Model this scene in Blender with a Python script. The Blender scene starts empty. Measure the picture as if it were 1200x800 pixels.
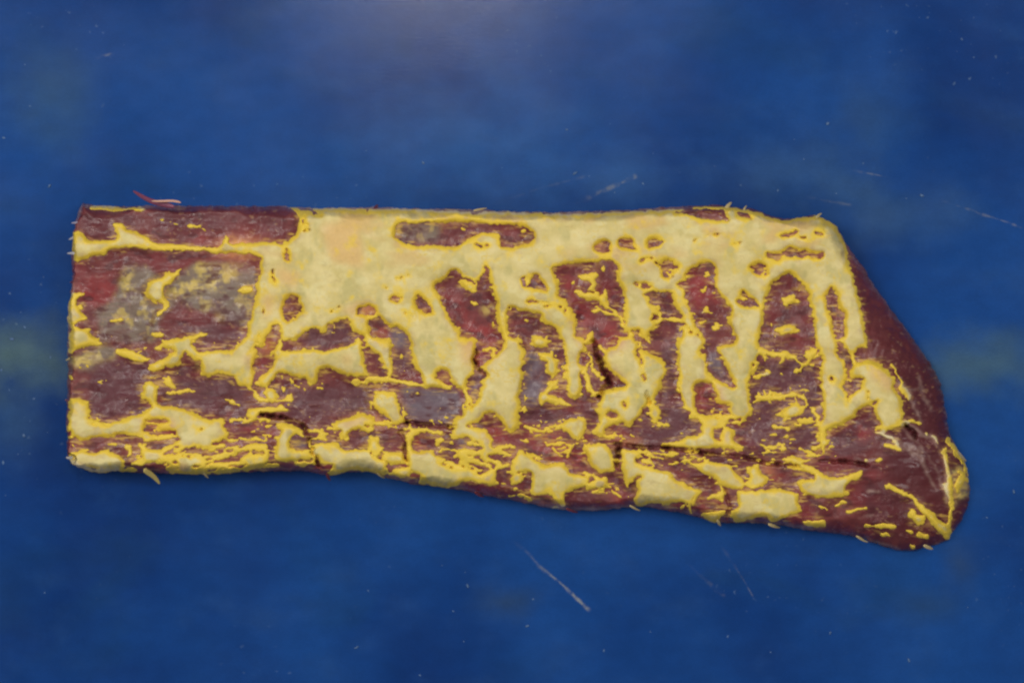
import bpy, bmesh, math, random
import numpy as np
from mathutils import Vector

random.seed(7)
scene = bpy.context.scene
COL = scene.collection

# ------------------------------------------------------------------ camera
CAM_Z = 2.0            # metres above the table top
REF_Z = 0.032          # mean height of the top of the meat
S = 0.0006             # metres per photograph pixel on that plane
cam_d = bpy.data.cameras.new('camera')
cam = bpy.data.objects.new('camera', cam_d)
COL.objects.link(cam)
cam.location = (0, 0, CAM_Z)
cam.rotation_euler = (0, 0, 0)
cam_d.sensor_width = 36
cam_d.lens = 36 * (CAM_Z - REF_Z) / (1200 * S)
cam_d.clip_start = 0.05
cam_d.clip_end = 50
cam_d.dof.use_dof = True
cam_d.dof.focus_distance = CAM_Z - 0.034
cam_d.dof.aperture_fstop = 2.0
scene.camera = cam

# ------------------------------------------------------------------ light
world = bpy.data.worlds.new('World')
scene.world = world
world.use_nodes = True
bg = world.node_tree.nodes['Background']
bg.inputs['Color'].default_value = (0.86, 0.93, 1.0, 1)
bg.inputs['Strength'].default_value = 0.12


def area_lamp(name, loc, target, sx, sy, power, color):
    d = bpy.data.lights.new(name, 'AREA')
    d.shape = 'RECTANGLE'
    d.size, d.size_y = sx, sy
    d.energy = power
    d.color = color
    o = bpy.data.objects.new(name, d)
    COL.objects.link(o)
    o.location = loc
    o.rotation_euler = (Vector(target) - Vector(loc)).to_track_quat('-Z', 'Y').to_euler()
    return o


area_lamp('ceiling_lamp', (-0.12, 0.98, 2.7), (-0.12, 0.45, 0), 0.16, 0.7, 15, (1.0, 0.93, 0.86))
area_lamp('fill_lamp', (-2.0, 0.8, 3.0), (0, 0, 0), 1.3, 1.3, 46, (1.0, 0.98, 0.95))  # this and the next three: unseen fill lamps added for even light
area_lamp('fill_lamp', (2.0, 0.8, 3.0), (0, 0, 0), 1.3, 1.3, 31, (1.0, 0.98, 0.95))
area_lamp('fill_lamp', (0.0, 1.9, 2.2), (0, 0.1, 0), 0.9, 0.5, 10, (1.0, 0.98, 0.95))  # added fill lamp, lifts the upper middle of the table
area_lamp('fill_lamp', (-0.3, -1.9, 3.0), (0, 0, 0), 1.6, 1.2, 17, (1.0, 0.98, 0.95))

scene.view_settings.view_transform = 'Standard'
scene.view_settings.look = 'None'
scene.view_settings.exposure = 0
scene.view_settings.gamma = 1
scene.view_settings.use_curve_mapping = False
scene.cycles.filter_width = 2.2

# ------------------------------------------------------------------ helpers


def lin(c):
    c = np.asarray(c, dtype=np.float64) / 255.0
    return np.where(c <= 0.04045, c / 12.92, ((c + 0.055) / 1.055) ** 2.4)


def _hash(ix, iy, seed):
    h = (ix.astype(np.int64) * 374761393 + iy.astype(np.int64) * 668265263 + seed * 974634777) & 0xffffffff
    h = ((h ^ (h >> 13)) * 1274126177) & 0xffffffff
    h = h ^ (h >> 16)
    return (h & 0xffff) / 65535.0


def vnoise(x, y, seed):
    ix = np.floor(x)
    iy = np.floor(y)
    fx = x - ix
    fy = y - iy
    fx = fx * fx * fx * (fx * (fx * 6 - 15) + 10)
    fy = fy * fy * fy * (fy * (fy * 6 - 15) + 10)
    a = _hash(ix, iy, seed)
    b = _hash(ix + 1, iy, seed)
    c = _hash(ix, iy + 1, seed)
    d = _hash(ix + 1, iy + 1, seed)
    return (a + (b - a) * fx) * (1 - fy) + (c + (d - c) * fx) * fy


def fbm(x, y, seed, octv=3):
    """about -1..1"""
    t = 0
    amp = 1.0
    tot = 0
    for k in range(octv):
        an = 0.6 + 1.1 * k
        ca, sa = math.cos(an) * 2 ** k, math.sin(an) * 2 ** k
        t = t + amp * (vnoise(x * ca - y * sa + 17.3 * k, x * sa + y * ca + 9.1 * k, seed + k) * 2 - 1)
        tot += amp
        amp *= 0.5
    return t / tot * 1.5


def blur(a, sigma):
    r = int(math.ceil(sigma * 3))
    k = np.exp(-0.5 * (np.arange(-r, r + 1) / sigma) ** 2)
    k /= k.sum()
    p = np.pad(a, ((r, r), (0, 0)), mode='edge')
    o = sum(k[i] * p[i:i + a.shape[0]] for i in range(2 * r + 1))
    p = np.pad(o, ((0, 0), (r, r)), mode='edge')
    return sum(k[i] * p[:, i:i + a.shape[1]] for i in range(2 * r + 1))


def sstep(a, b, x):
    t = np.clip((x - a) / (b - a), 0, 1)
    return t * t * (3 - 2 * t)


# ------------------------------------------------------------------ survey of the meat
# The cut's regions, in survey units (tile origin + local coordinates).
TILES = {'A1': (60, 220), 'A2': (240, 220), 'A3': (420, 220), 'A4': (600, 220), 'A5': (780, 220),
         'B1': (60, 400), 'B2': (240, 400), 'B3': (420, 400), 'B4': (600, 400), 'B5': (780, 400), 'B6': (960, 400),
         'D1': (600, 400), 'D2': (860, 400), 'D3': (340, 340), 'D4': (60, 400), 'D5': (60, 220),
         'C4': (600, 500), 'C5': (780, 500), 'C6': (980, 500)}

OUTLINE = """92,246 97,238 106,240 150,242 172,240 215,241 260,241 335,242 345,243 366,244 440,243 500,245 545,245 600,248
650,249 720,247 780,243 820,241 840,240 855,243 880,245 900,252 920,257 940,254 955,252 965,256 978,263 985,273 990,284
1008,308 1028,340 1052,372 1072,401 1090,425 1102,450 1108,480 1112,505 1121,525 1130,540 1135,555 1137,575 1134,595
1126,610 1115,625 1113,631 1100,636 1085,641 1070,645 1050,644 1030,638 1010,630 990,626 950,621 920,616 890,613 860,612
838,612 815,604 780,597 750,593 720,596 690,598 660,597 630,592 600,586 570,580 540,574 510,569 485,567 465,562 445,556
432,552 410,553 388,557 380,556 365,552 330,552 300,552 270,554 240,556 210,555 180,554 135,552 115,554 100,550 83,543
80,535 79,515 78,490 79,460 80,430 79,405 80,380 79,360 83,345 85,320 84,300 85,280 88,262"""

# ops: Fx fat region (c cover, b band, t strip, p pad, s seam, k fleck), L lean inside fat (Lm a muscle of its own),
# S stroke of fat, K stroke of lean, X name-only (fat), Z name-only (lean), V crevice,
# tints M membrane, Y yellow film, O orange, R red, D dark red, G grey violet, W whitish film and painted highlights
SURVEY = """
P Fc 337,241 352,246 366,244 420,245 480,246 545,248 600,249 650,251 700,250 750,248 800,245 835,242 862,243 890,250 915,259 940,256 958,253 968,258 980,265 988,283 996,310 1004,340 1012,375 1018,407 286,407 292,387 292,380 297,363 300,345 300,330 305,318 307,302 300,300 290,297 255,297 240,294 240,290 256,290 262,284 265,276 268,284 275,286 294,285 314,283 334,287 338,282 348,274 350,265 352,255
P Xb 240,270 337,282 330,310 345,350 338,370 325,400 300,420 270,420 230,300
P Xt 470,350 500,348 530,350 552,400 575,402 575,415 475,415 490,380
P Xt 556,330 590,345 600,380 622,412 560,412 595,400 585,350
P Xt 640,335 660,345 690,402 700,412 650,412
P Xt 715,300 755,320 750,370 780,412 690,412 735,398 735,360 725,330
P Xt 745,345 780,330 800,370 830,412 785,412 770,380
P Xt 845,320 885,330 885,360 895,412 830,412 860,395 855,360
P Xt 950,310 980,320 985,412 945,412
P Lm 905,330 925,318 945,335 952,370 958,412 886,412 893,380 897,350
P Lm 966,345 976,335 990,370 988,408 982,408 974,380
P Fk 915,350 930,345 935,355 920,360
P Fk 905,385 925,380 940,388 915,392
P K5 905,300 930,296 960,300
P Zf 80,230 345,236 345,285 300,290 200,292 130,285 80,290
P Zl 80,292 300,292 300,350 290,400 285,455 200,480 80,480
P Ze 1005,300 1140,300 1140,660 1010,660 990,600 1020,540 1065,490 1055,430 1020,390
P Zd 285,440 420,445 545,455 545,505 420,505 300,480
P Zd 600,400 690,400 690,495 610,500
A1 Fs 115,240 140,228 175,240 190,275 240,280 330,270 345,240 325,215 322,185 345,180 380,185 382,215 440,232 490,250 530,290 600,293 700,300 830,312 830,328 700,325 560,330 500,320 440,312 380,308 300,325 280,350 230,352 180,365 130,388 112,370 108,300
A1 Fk 205,95 330,98 400,108 500,103 470,128 420,116 330,120 205,108
A1 S8 550,162 585,168
A1 S7 620,180 655,186
A1 S9 715,203 770,205 805,225
A1 W6 230,458 300,470
A1 M 390,410 480,400 560,460 620,540 660,600 560,680 540,800 420,800 260,800 230,640 320,590 360,500
A1 M 620,480 740,400 860,390 1060,400 1070,500 1060,700 980,720 860,640 760,640 700,600 620,560
A1 Y 390,420 430,430 425,520 435,560 380,560 360,500
A1 Y 620,500 700,510 790,480 790,540 700,570 640,570
A1 Y 730,420 800,390 820,470 780,470
A1 Fs 500,503 525,478 570,475 600,440 640,440 672,425 665,445 630,490 590,520 580,560 620,610 600,640 560,670 550,685 558,655 595,620 565,590 540,605 510,580 490,545
A1 Fs 100,550 130,545 195,550 150,570 120,580 150,640 190,680 150,700 110,710 150,735 220,725 190,760 240,790 250,820 95,820 100,760 115,740 85,700 85,640 92,600
A1 L 112,712 170,688 230,700 290,690 250,720 200,738 150,735
A1 Fk 145,610 165,610 170,628 155,635 145,625
A1 S10 310,690 400,685
A1 Fs 580,800 650,790 715,775 725,805 720,830 580,830
A1 Fk 750,770 820,760 820,810 770,800
A1 D 130,80 480,120 440,220 330,180 320,260 200,270 150,220
A1 R 200,460 300,470 320,560 280,610 200,600 170,560
A1 R 740,230 900,230 900,290 740,290
A2 L 412,345 428,340 430,372 420,388
A2 K5 500,120 540,112 590,135 610,150
A2 K5 505,185 540,195 520,225 550,222
A2 K4 560,130 580,150 630,130
A2 Lm 440,555 490,565 505,600 510,640 490,650 470,680 430,700 405,690 400,660 410,610
A2 Lm 470,800 500,770 580,720 600,752 622,752 640,710 700,690 750,682 770,740 830,775 830,830 380,830 400,790
A2 Fs 395,720 490,700 560,693 540,715 440,775 400,782
A2 L 310,830 320,780 350,720 385,710 395,780 390,830
A2 K4 270,830 285,760
A2 O 300,560 345,560 340,600 310,650
A2 O 700,640 800,590 830,640 830,660 760,670
A2 O 600,200 800,150 830,420 650,380
A2 K3 650,650 700,620 770,570
A2 Y 80,430 190,440 170,470 90,460
A2 Fk 160,540 210,510 245,515 240,540 190,550
A2 Y 60,650 100,680 100,700 60,690
A2 Y 0,480 60,450 110,470 60,540 0,520
A2 O 370,420 490,440 480,520 400,500
A3 Lm 195,205 230,180 330,185 400,172 450,190 510,175 600,180 700,190 840,195 840,310 740,310 735,240 650,235 590,255 560,280 510,305 440,305 380,300 300,305 230,280 190,260
A3 M 170,190 430,180 420,270 200,280
A3 Fk 530,205 565,210 555,228 535,220
A3 K6 610,295 650,312
A3 K6 660,305 700,285
A3 L 580,125 665,125 600,143
A3 L 40,108 65,118 52,145
A3 Lm 160,585 185,565 245,575 200,595
A3 Lm 295,605 320,555 360,600 400,660 330,645
A3 K4 240,655 300,675
A3 K3 170,480 270,460
A3 K3 130,515 150,530
A3 L 0,620 60,610 95,640 80,670 -20,660
A3 Lm 50,690 100,665 130,700 160,730 200,720 250,760 270,800 280,830 90,830 60,760
A3 L 0,755 40,800 40,830 -20,830 -20,755
A3 O -20,590 90,600 100,650 0,680
A3 G 160,725 200,720 250,760 290,830 170,830
A3 Lm 390,510 440,480 480,435 520,430 545,460 600,480 640,470 655,410 675,405 680,480 710,570 720,640 720,690 750,770 765,830 540,830 530,760 500,710 460,640 430,580 400,530
A3 Fs 520,475 560,480 620,505 635,530 590,545 550,530 525,500
A3 Fk 575,595 610,590 630,610 600,620
A3 Fk 690,700 705,700 700,725 690,725
A3 S6 520,720 530,790
A3 R 430,520 520,560 560,640 700,720 740,820 550,800 470,640
A3 Y 640,620 710,610 700,650 650,660
A3 Lm 755,630 800,620 840,640 840,830 800,740 790,680
A4 L -20,195 60,200 110,230 125,265 80,290 0,310 -20,312
A4 Fk 45,220 65,215 70,235 50,235
A4 Lm 40,470 75,465 75,495 92,500 110,460 150,480 185,535 130,530 100,520 45,515
A4 K4 90,440 135,465
A4 Lm -20,635 60,640 150,660 155,700 210,720 250,770 270,830 -20,830
A4 Fs 45,680 110,690 90,705
A4 Fs 95,765 150,770 190,830 110,830
A4 K5 170,620 260,622 290,660
A4 K3 60,585 200,600
A4 L 425,300 470,277 508,282 510,320 535,325 470,340 430,325
A4 O 390,300 470,275 460,345 400,320
A4 O 245,340 330,320 340,340 260,360
A4 Lm 550,268 625,265 630,315 680,325 620,325 570,310 545,280
A4 Lm 700,285 740,262 790,285 760,305 710,315
A4 K6 675,378 730,365
A4 Lm 215,410 300,395 430,385 470,370 530,380 550,420 545,480 570,520 585,600 580,660 595,700 600,750 610,830 345,830 330,740 340,690 310,640 280,590 245,550 240,490 220,470
A4 Fs 345,460 440,440 440,500 430,540 390,530 415,510 400,490 350,475
A4 Fs 318,533 400,545 450,545 470,580 440,585 390,590
A4 Fs 490,508 500,580 510,620 595,695 570,692 520,650 480,610 455,600 470,560
A4 Fk 310,490 325,480 330,505 315,508
A4 Fk 415,640 455,630 465,645 430,652
A4 Fk 390,760 420,740 430,810 385,810
A4 S7 480,650 560,680 600,750
A4 R 240,420 300,400 330,600 400,640 400,830 340,800 300,600
A4 R 400,700 560,700 600,830 400,830
A4 Lm 640,490 700,500 745,520 690,525 640,505
A4 Lm 680,550 730,540 840,540 840,660 760,640 720,600 715,570
A4 L 730,650 790,680 725,690
A4 Lm 625,740 660,735 650,770 700,790 720,830 640,830
A4 Lm 715,750 760,710 840,680 840,830 720,830
A4 K5 745,390 800,410
A4 L 780,415 840,380 840,460 790,440
A5 Lm 20,125 130,115 250,108 300,115 330,175 270,175 200,165 120,140
A5 L 355,120 430,130 460,165 420,155 370,140
A5 O 450,150 520,180 500,190
A5 K4 220,250 320,243
A5 K3 140,280 180,262
A5 K3 350,290 410,280
A5 Lm 590,250 690,220 705,230 640,258 600,262
A5 K6 690,258 730,260
A5 K6 780,235 820,245
A5 L -20,380 20,375 30,400 80,405 60,420 20,420 30,450 60,460 10,470 -20,465
A5 Lm 105,440 150,410 190,390 245,390 270,430 255,470 275,540 310,590 340,620 330,660 315,680 340,720 365,790 370,840 205,840 200,790 170,740 150,700 150,660 110,600 90,570 95,520 40,500 60,495 110,490 115,460
A5 Fk 200,440 230,430 215,465 200,470
A5 Fk 230,548 270,540 260,557
A5 Fk 245,725 270,705 295,715 280,742 250,740
A5 W7 115,515 150,510
A5 W7 150,640 190,650
A5 Fk 160,700 205,690 190,720
A5 R 120,430 250,400 250,640 150,660 110,560
A5 Lm -20,540 20,570 45,610 80,650 100,690 105,720 80,760 75,830 -20,830
A5 S12 -20,682 60,690 100,690
A5 K4 100,720 170,775
A5 Lm 395,520 430,550 475,610 490,625 440,622 380,610 365,590 420,575 390,560
A5 S6 375,578 425,578
A5 L 440,410 480,395 520,400 530,450 500,470 450,425
B1 Fs 95,-20 250,-20 270,15 190,20 130,45 110,65 95,60
B1 M 110,80 200,50 280,20 340,30 340,70 330,90 250,110 200,150 140,140 100,120
B1 Fs 340,40 400,40 470,65 490,85 530,95 480,110 420,95 380,80 340,65
B1 Y 105,90 200,70 250,60 210,110 150,140 100,120
B1 Y 190,5 290,10 250,30 200,30
B1 D 210,130 330,90 430,100 470,140 480,260 460,350 300,410 210,380
B1 Fs 570,0 720,-15 720,20 690,50 680,90 670,130 600,130 530,160 500,140 510,120 560,100 640,60 650,45 600,35
B1 Fs 690,40 730,20 760,50 830,80 830,110 760,100 710,70
B1 Y 730,120 780,110 830,150 830,175 780,150
B1 Fk 585,200 610,180 630,200 640,230 658,248 610,240
B1 S10 610,275 680,262 725,248
B1 W8 700,325 740,318
B1 W6 140,205 180,200
B1 W6 260,195 330,192
B1 Fs 475,250 490,220 515,208 550,225 560,250 555,280 540,300 565,335 540,345 515,320 500,300 470,300
B1 Fb 90,295 140,300 205,305 200,400 240,415 300,425 380,400 480,370 500,350 560,335 640,345 700,355 790,395 840,405 840,535 740,540 700,560 650,575 640,565 700,540 700,510 650,495 560,515 510,520 480,500 440,490 390,480 300,495 220,500 150,520 110,490 90,400
B1 L 490,405 600,400 630,420 560,425 495,420
B1 L 490,430 550,432 560,468 620,460 660,480 600,490 520,485 470,465
B1 L 740,465 800,440 780,462
B1 K5 190,430 300,435
B1 R 480,400 640,400 640,490 480,480
B1 R 420,540 480,580 420,600
B1 R 560,640 700,640 700,690 560,690
B1 Fs 105,580 180,570 250,600 300,560 330,590 370,610 350,640 380,650 330,660 330,682 240,694 180,672 110,640 95,612
B1 L 170,625 240,640 180,642
B1 Fs 450,535 490,530 505,560 555,565 580,590 545,610 550,625 480,640 430,635 490,600 480,570
B1 S10 385,545 410,550 405,585
B1 S14 580,620 640,600 730,615 820,600
B1 S16 600,655 700,642 830,620
B1 S20 640,678 720,684 830,680
B1 S8 560,605 640,590 600,640
B1 S10 650,570 740,540 830,545
B1 S10 360,670 440,668
B1 S7 300,535 340,530
B2 Fb -20,55 100,45 145,45 185,15 215,-30 265,-30 235,60 180,150 160,185 120,175 60,165 30,185 -20,175
B2 Fs 170,180 185,140 235,70 262,0 268,60 255,120 250,175 240,220 205,228 180,205
B2 R 200,100 240,60 260,90 230,115
B2 Fb 365,55 410,45 430,55 520,40 640,50 720,35 770,10 830,30 830,175 760,180 700,165 640,135 590,150 585,220 540,230 530,190 490,195 440,165 380,160 360,195 320,235 280,240 265,220 290,190 330,150 360,110
B2 O 285,-10 380,-10 380,30 330,60 290,60
B2 Fs 395,-20 410,20 365,70 340,60 380,30
B2 R 280,110 320,120 300,190 275,170
B2 O 720,70 760,70 760,120 730,120
B2 Fs 295,270 320,240 360,250 385,290 330,305
B2 S8 225,235 270,290 330,312 460,298
B2 S8 590,245 620,248
B2 Fs 205,375 225,355 270,345 320,345 400,335 440,360 370,365 280,375 270,400 220,395
B2 S8 140,410 230,412 270,400 330,412
B2 Fs -20,430 30,405 80,400 115,430 80,460 130,490 80,510 40,525 0,545 -20,540
B2 Fs 370,430 430,425 470,440 515,475 515,500 470,480 445,500 440,540 470,570 500,570 550,560 555,590 470,585 440,610 400,605 370,610 375,540 385,490 400,470
B2 G 445,500 530,510 540,550 470,560
B2 S10 -10,560 100,540
B2 S11 0,600 100,590 180,570 250,550 320,560
B2 S16 -10,650 100,640 180,640 240,600
B2 Fs 225,600 280,580 330,590 330,620 250,640
B2 S12 -10,682 120,672 240,660 380,640
B2 S7 250,500 320,520 340,490
B2 S6 310,540 330,600
B2 S10 470,605 560,600 570,630 500,640
B2 D 390,360 560,340 640,400 540,450 420,420
B2 R 250,450 360,440 380,490 300,500 250,480
B2 R 390,655 590,660 600,680 490,690
B2 Fp 540,470 560,540 600,530 690,525 710,560 760,570 830,560 830,660 760,672 690,690 650,712 640,690 670,660 610,640 590,610 560,580 545,530
B2 L 610,640 680,635 650,672 625,680
B2 Fs 670,430 700,430 760,400 830,375 830,455 760,455 740,490 710,520 700,490 730,470 690,455
B2 O 700,430 800,400 800,450 720,450
B2 S6 540,465 620,475
B2 V5 520,440 540,500 560,560 600,660
B2 V4 290,380 420,400 520,440
B3 Fb -20,-20 10,-20 30,60 45,180 0,185 -20,180
B3 S18 -20,214 60,208 150,200
B3 S11 150,198 230,215 330,230 480,240
B3 Fs 30,-20 170,-20 175,60 170,180 155,175 130,120 100,70 60,30
B3 Ft 270,-20 620,-20 600,60 600,130 610,160 560,205 575,245 545,255 510,235 480,200 460,150 430,140 405,165 410,195 470,237 340,232 330,170 290,140 275,70
B3 O 520,-20 600,-20 590,140 530,100
B3 Ft 770,-20 840,-20 840,450 790,480 750,420 700,370 680,365 620,420 560,430 580,450 650,450 690,490 700,550 660,550 620,520 560,490 520,510 480,500 490,470 510,450 500,400 540,380 560,350 600,340 630,290 640,200 670,180 650,130 690,90 750,50
B3 R 600,20 760,0 740,50 640,130 610,110
B3 R 640,430 700,380 760,450 780,520 700,530
B3 S9 650,50 720,35 690,80
B3 S12 560,360 580,300 555,262
B3 G 600,150 640,170 640,230 600,280 580,220
B3 Fs 75,260 130,255 190,260 205,330 220,380 250,420 190,435 150,400 120,370 85,350
B3 L 100,290 130,300 115,310
B3 O 0,370 30,400 90,370 150,420 205,450 120,440 50,430 0,420
B3 S7 0,430 100,430 200,448
B3 W7 430,398 470,415
B3 W6 240,335 265,335
B3 W6 470,345 500,347
B3 Fs 245,490 275,452 360,458 440,470 440,488 320,472 285,500 275,550 300,570 370,570 400,600 460,610 440,630 380,610 340,640 320,690 280,670 250,640 260,580 250,530
B3 Fk 400,520 430,490 435,520 410,545
B3 R 290,490 370,490 370,560 300,560
B3 D 380,500 470,490 560,560 470,640 400,590
B3 Fp 335,640 380,610 440,640 480,660 560,650 640,690 690,660 710,690 730,742 680,752 600,725 540,730 470,768 400,750 310,742 325,690
B3 S10 500,600 540,570 530,630 640,670 690,650
B3 S9 460,630 520,650
B3 S9 540,630 600,610 650,640
B3 S14 550,570 620,580 700,570 770,580
B3 S9 790,540 720,555
B3 Fs 60,490 100,490 110,530 130,560 100,600 50,560
B3 Fp -20,560 50,570 90,600 150,640 160,690 90,690 0,668 -20,668
B3 Fs 130,575 200,570 240,600 230,630 170,620
B3 Fs 165,690 200,660 270,655 270,690 220,712
B3 R 490,750 640,740 800,790 800,830 560,800
B3 V4 250,420 490,445
B3 V5 215,450 240,520 245,620
B3 G 220,240 500,250 550,330 480,430 260,400
B3 G 500,500 640,510 660,550 540,550
B3 D 640,600 780,590 780,680 700,670
B4 Ft -20,-20 20,0 60,40 75,50 60,110 55,180 50,240 30,310 0,360 0,380 50,400 0,440 -20,450
B4 Fk 110,0 160,-20 200,0 140,30
B4 Fs 135,65 180,55 220,70 225,110 255,150 210,195 180,150 170,110 150,90
B4 Fs 145,270 175,255 190,210 255,200 225,235 180,275 260,298 300,328 180,315 145,345 140,300
B4 Ft 270,-20 370,-20 395,50 345,60 345,120 390,140 370,145 355,180 365,240 365,290 330,308 300,290 285,200 275,100
B4 S13 385,150 400,240 440,280
B4 S9 400,50 415,130 470,200
B4 S8 450,20 490,60
B4 S12 430,275 480,262
B4 R 340,55 390,70 400,130 350,125
B4 Ft 500,40 560,10 560,-20 640,-20 655,80 675,150 700,230 695,320 670,380 630,420 610,450 570,420 545,430 500,430 480,460 430,482 420,460 460,420 440,350 470,300 510,240 590,240 600,225 550,180 500,140 470,120
B4 R 480,140 530,160 590,215 530,220 500,170
B4 Lm 480,387 510,355 555,385 520,405
B4 K9 580,320 590,342
B4 Fs 380,560 440,530 500,540 510,600 520,650 450,650 400,620
B4 S7 430,480 520,500 570,490
B4 Ft 670,40 720,60 760,80 800,110 800,160 770,250 740,300 770,370 780,400 730,430 720,380 710,300 690,250 700,200 680,160
B4 L 672,170 690,178 695,212 680,200
B4 Fs 170,445 240,430 310,405 370,400 385,430 370,500 340,520 300,480 250,450
B4 S8 250,520 310,545 290,600
B4 S8 40,510 80,520
B4 S6 180,540 280,530
B4 W6 90,560 150,520
B4 R 60,480 220,470 300,520 240,600 100,590
B4 R 440,470 600,440 600,500 480,510
B4 D 620,440 800,400 800,545 640,545
B4 D 500,660 580,680 580,800 520,760
B4 Fs -10,650 40,560 90,610 180,640 100,672 40,662 0,690
B4 Fs 570,560 620,570 640,630 700,650 780,670 690,690 620,680 610,760 600,775 575,660
B4 S9 660,570 710,575
B4 Fs 760,592 840,575 840,602
B4 Fk 700,610 715,605 722,625 705,632
B4 Fk 60,560 100,585 150,600 90,605
B4 V6 430,30 440,80 500,200 510,240
B4 V6 520,530 560,530 545,650
B4 V6 560,530 680,550 820,552
B4 V4 700,260 715,330
B4 G 70,50 140,60 170,200 140,330 50,330 60,200
C4 Fp 105,230 180,200 240,180 280,190 300,240 350,250 400,270 400,300 350,320 280,340 270,405 250,380 200,347 110,357 92,340 105,290
C4 Fs 400,300 490,260 510,312 420,322
C4 Fs -10,265 50,258 40,290 0,302
C4 S9 -10,355 70,355
C4 S9 200,350 265,400
C4 D 290,340 400,330 560,400 400,420 280,420
C4 R 480,340 540,300 600,400 560,400
C4 S6 520,330 580,380
C4 Fp 680,240 760,230 830,235 830,402 740,390 655,420 632,380 660,330 650,290
C4 O 40,370 260,380 260,410 60,400
B5 Ft 60,-20 190,-20 180,80 205,50 215,110 225,160 270,200 340,245 300,250 280,330 250,360 240,400 215,450 190,435 150,400 100,350 80,310 70,240 70,160 55,100
B5 Ft 260,30 360,10 440,-20 480,-20 470,80 435,180 435,300 450,370 410,400 390,450 380,400 330,370 330,330 270,310 260,230 340,240 370,240 330,180 300,100
B5 Lm 235,45 280,70 310,110 330,160 350,200 345,230 290,200 230,150 215,120
B5 G 235,45 280,70 350,230 290,200 215,120
B5 Y 340,240 375,235 375,250
B5 Lm 150,220 200,205 240,220 265,270 260,315 310,320 325,350 280,375 220,390 170,370 160,340
B5 Fs 180,445 240,395 300,390 320,430 300,450 245,455 250,500 290,540 100,550 -20,548 -20,532 80,520 100,505 150,495 200,480
B5 R 150,220 260,220 320,340 280,370 170,370
B5 Lm 300,405 340,380 390,400 380,440 340,440
B5 Fs 310,450 340,450 340,535 310,540
B5 R 250,455 300,460 300,530 270,520
B5 S12 340,460 350,520 385,548
B5 S8 290,540 400,550
B5 S13 480,30 540,65 640,65 690,100
B5 S11 455,100 490,110 450,160
B5 S8 455,190 540,160
B5 Fk 660,140 680,138 685,160 668,165
B5 S7 590,120 615,88
B5 S8 480,290 560,290
B5 S10 560,290 670,275 725,295 740,330
B5 Fs 570,385 620,350 680,310 700,350 725,362 640,380 600,392
B5 Fs 680,410 760,390 760,430 690,427
B5 S8 735,60 820,30
B5 S9 760,350 790,400
B5 W6 500,160 610,205
B5 W5 700,500 740,450
B5 S6 445,475 475,465
B5 Fs 600,620 660,590 700,610 760,620 700,640
B5 Fs 630,652 700,640 760,650 820,690 820,705 740,680 690,670
B5 Fs 105,620 170,640 240,625 320,640 360,670 380,700 400,720 400,750 320,740 250,710 200,690 160,660
B5 G 240,655 290,665 250,675
B5 D 460,180 780,200 800,400 680,600 500,600 390,520 460,380
B5 D 330,580 420,590 400,640 350,620
B5 V6 -20,550 120,570 250,585 400,600
B5 V4 400,600 560,640 700,650
B5 R 490,640 640,720 680,740 560,740
B5 O 490,640 560,670 560,720 500,680
C5 Fp -20,225 40,270 100,290 130,310 195,330 140,370 130,400 50,390 -20,410
C5 Fs 330,215 360,240 420,290 400,320 340,320 290,300 270,270
C5 Fs 420,210 480,190 500,240 540,270 510,310 440,322 410,300 450,270 420,240
C5 Fp 370,340 400,330 460,335 540,320 620,330 690,345 695,390 715,435 650,460 580,490 540,490 530,460 430,480 370,497 330,470 340,440 380,420 380,370
C5 Fs 210,370 300,325 300,392 250,372
C5 Fs 175,455 230,440 312,445 250,502
C5 R 160,370 300,390 280,440 180,450
C5 S9 90,420 110,400 130,450
C5 Fs 680,285 760,270 830,290 830,352 740,355 700,330
C5 Fs 710,490 830,488 830,520 740,518
C5 W10 600,520 740,532
C5 V4 310,330 330,420 320,480
B6 Ft 5,100 40,70 40,-20 80,-20 90,60 130,110 150,180 120,235 145,290 150,360 180,400 100,430 40,460 20,430 15,300 10,200
B6 Fs -20,-20 40,-20 70,85 20,100
B6 K14 68,193 69,197
B6 S20 20,440 15,510
B6 S10 0,520 30,540 20,590 -5,600
B6 Fs 110,-20 240,-20 200,40 180,60 190,110 175,170 160,185 170,100 150,50
B6 Fc 165,185 190,115 270,95 350,140 390,190 400,260 435,310 440,400 400,445 345,470 290,455 330,430 300,400 290,340 240,330 200,360 180,400 150,380 145,340 160,280 200,260 240,190
B6 O 240,100 350,140 390,190 400,260 350,260 280,190
B6 Lm 135,220 200,200 240,195 205,240 190,270 150,250
B6 L 190,160 215,150 210,170
B6 K4 250,250 260,300
B6 K4 280,330 330,290
B6 S10 380,120 420,200 440,245
B6 S11 420,240 465,290
B6 S8 400,440 480,410 520,425
B6 W7 430,430 460,490 520,525
B6 W6 350,490 470,560 500,580
B6 W6 590,490 640,560 660,640 680,700
B6 W7 450,260 520,240 560,320
B6 W6 520,560 570,680
B6 S5 670,505 700,560 745,620 775,680
B6 S5 590,490 640,560 665,650
B6 Fk 550,470 570,470 568,490 555,490
B6 Fk 290,625 310,602 330,612 310,632
B6 Fk 230,610 255,605 255,620 235,622
B6 W5 180,610 290,620
B6 Fs -20,690 30,700 100,705 200,680 230,672 230,690 190,725 150,735 138,740 138,800 100,815 -20,815
B6 D 440,30 560,60 640,240 660,400 600,500 470,400 420,180
B6 R 160,420 240,380 290,450 240,540 170,480
B6 R 230,690 340,680 330,710 240,700
B6 D 350,560 560,560 640,700 500,720 360,680
B6 V5 0,620 200,630 260,640
B6 V5 440,430 490,460 500,500
C6 Y 590,250 640,230 670,200 690,260 680,310 630,360 600,400 590,330
C6 M 585,240 640,210 670,190 695,260 690,350 630,400 600,430
C6 S6 590,260 600,330 608,390
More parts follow.
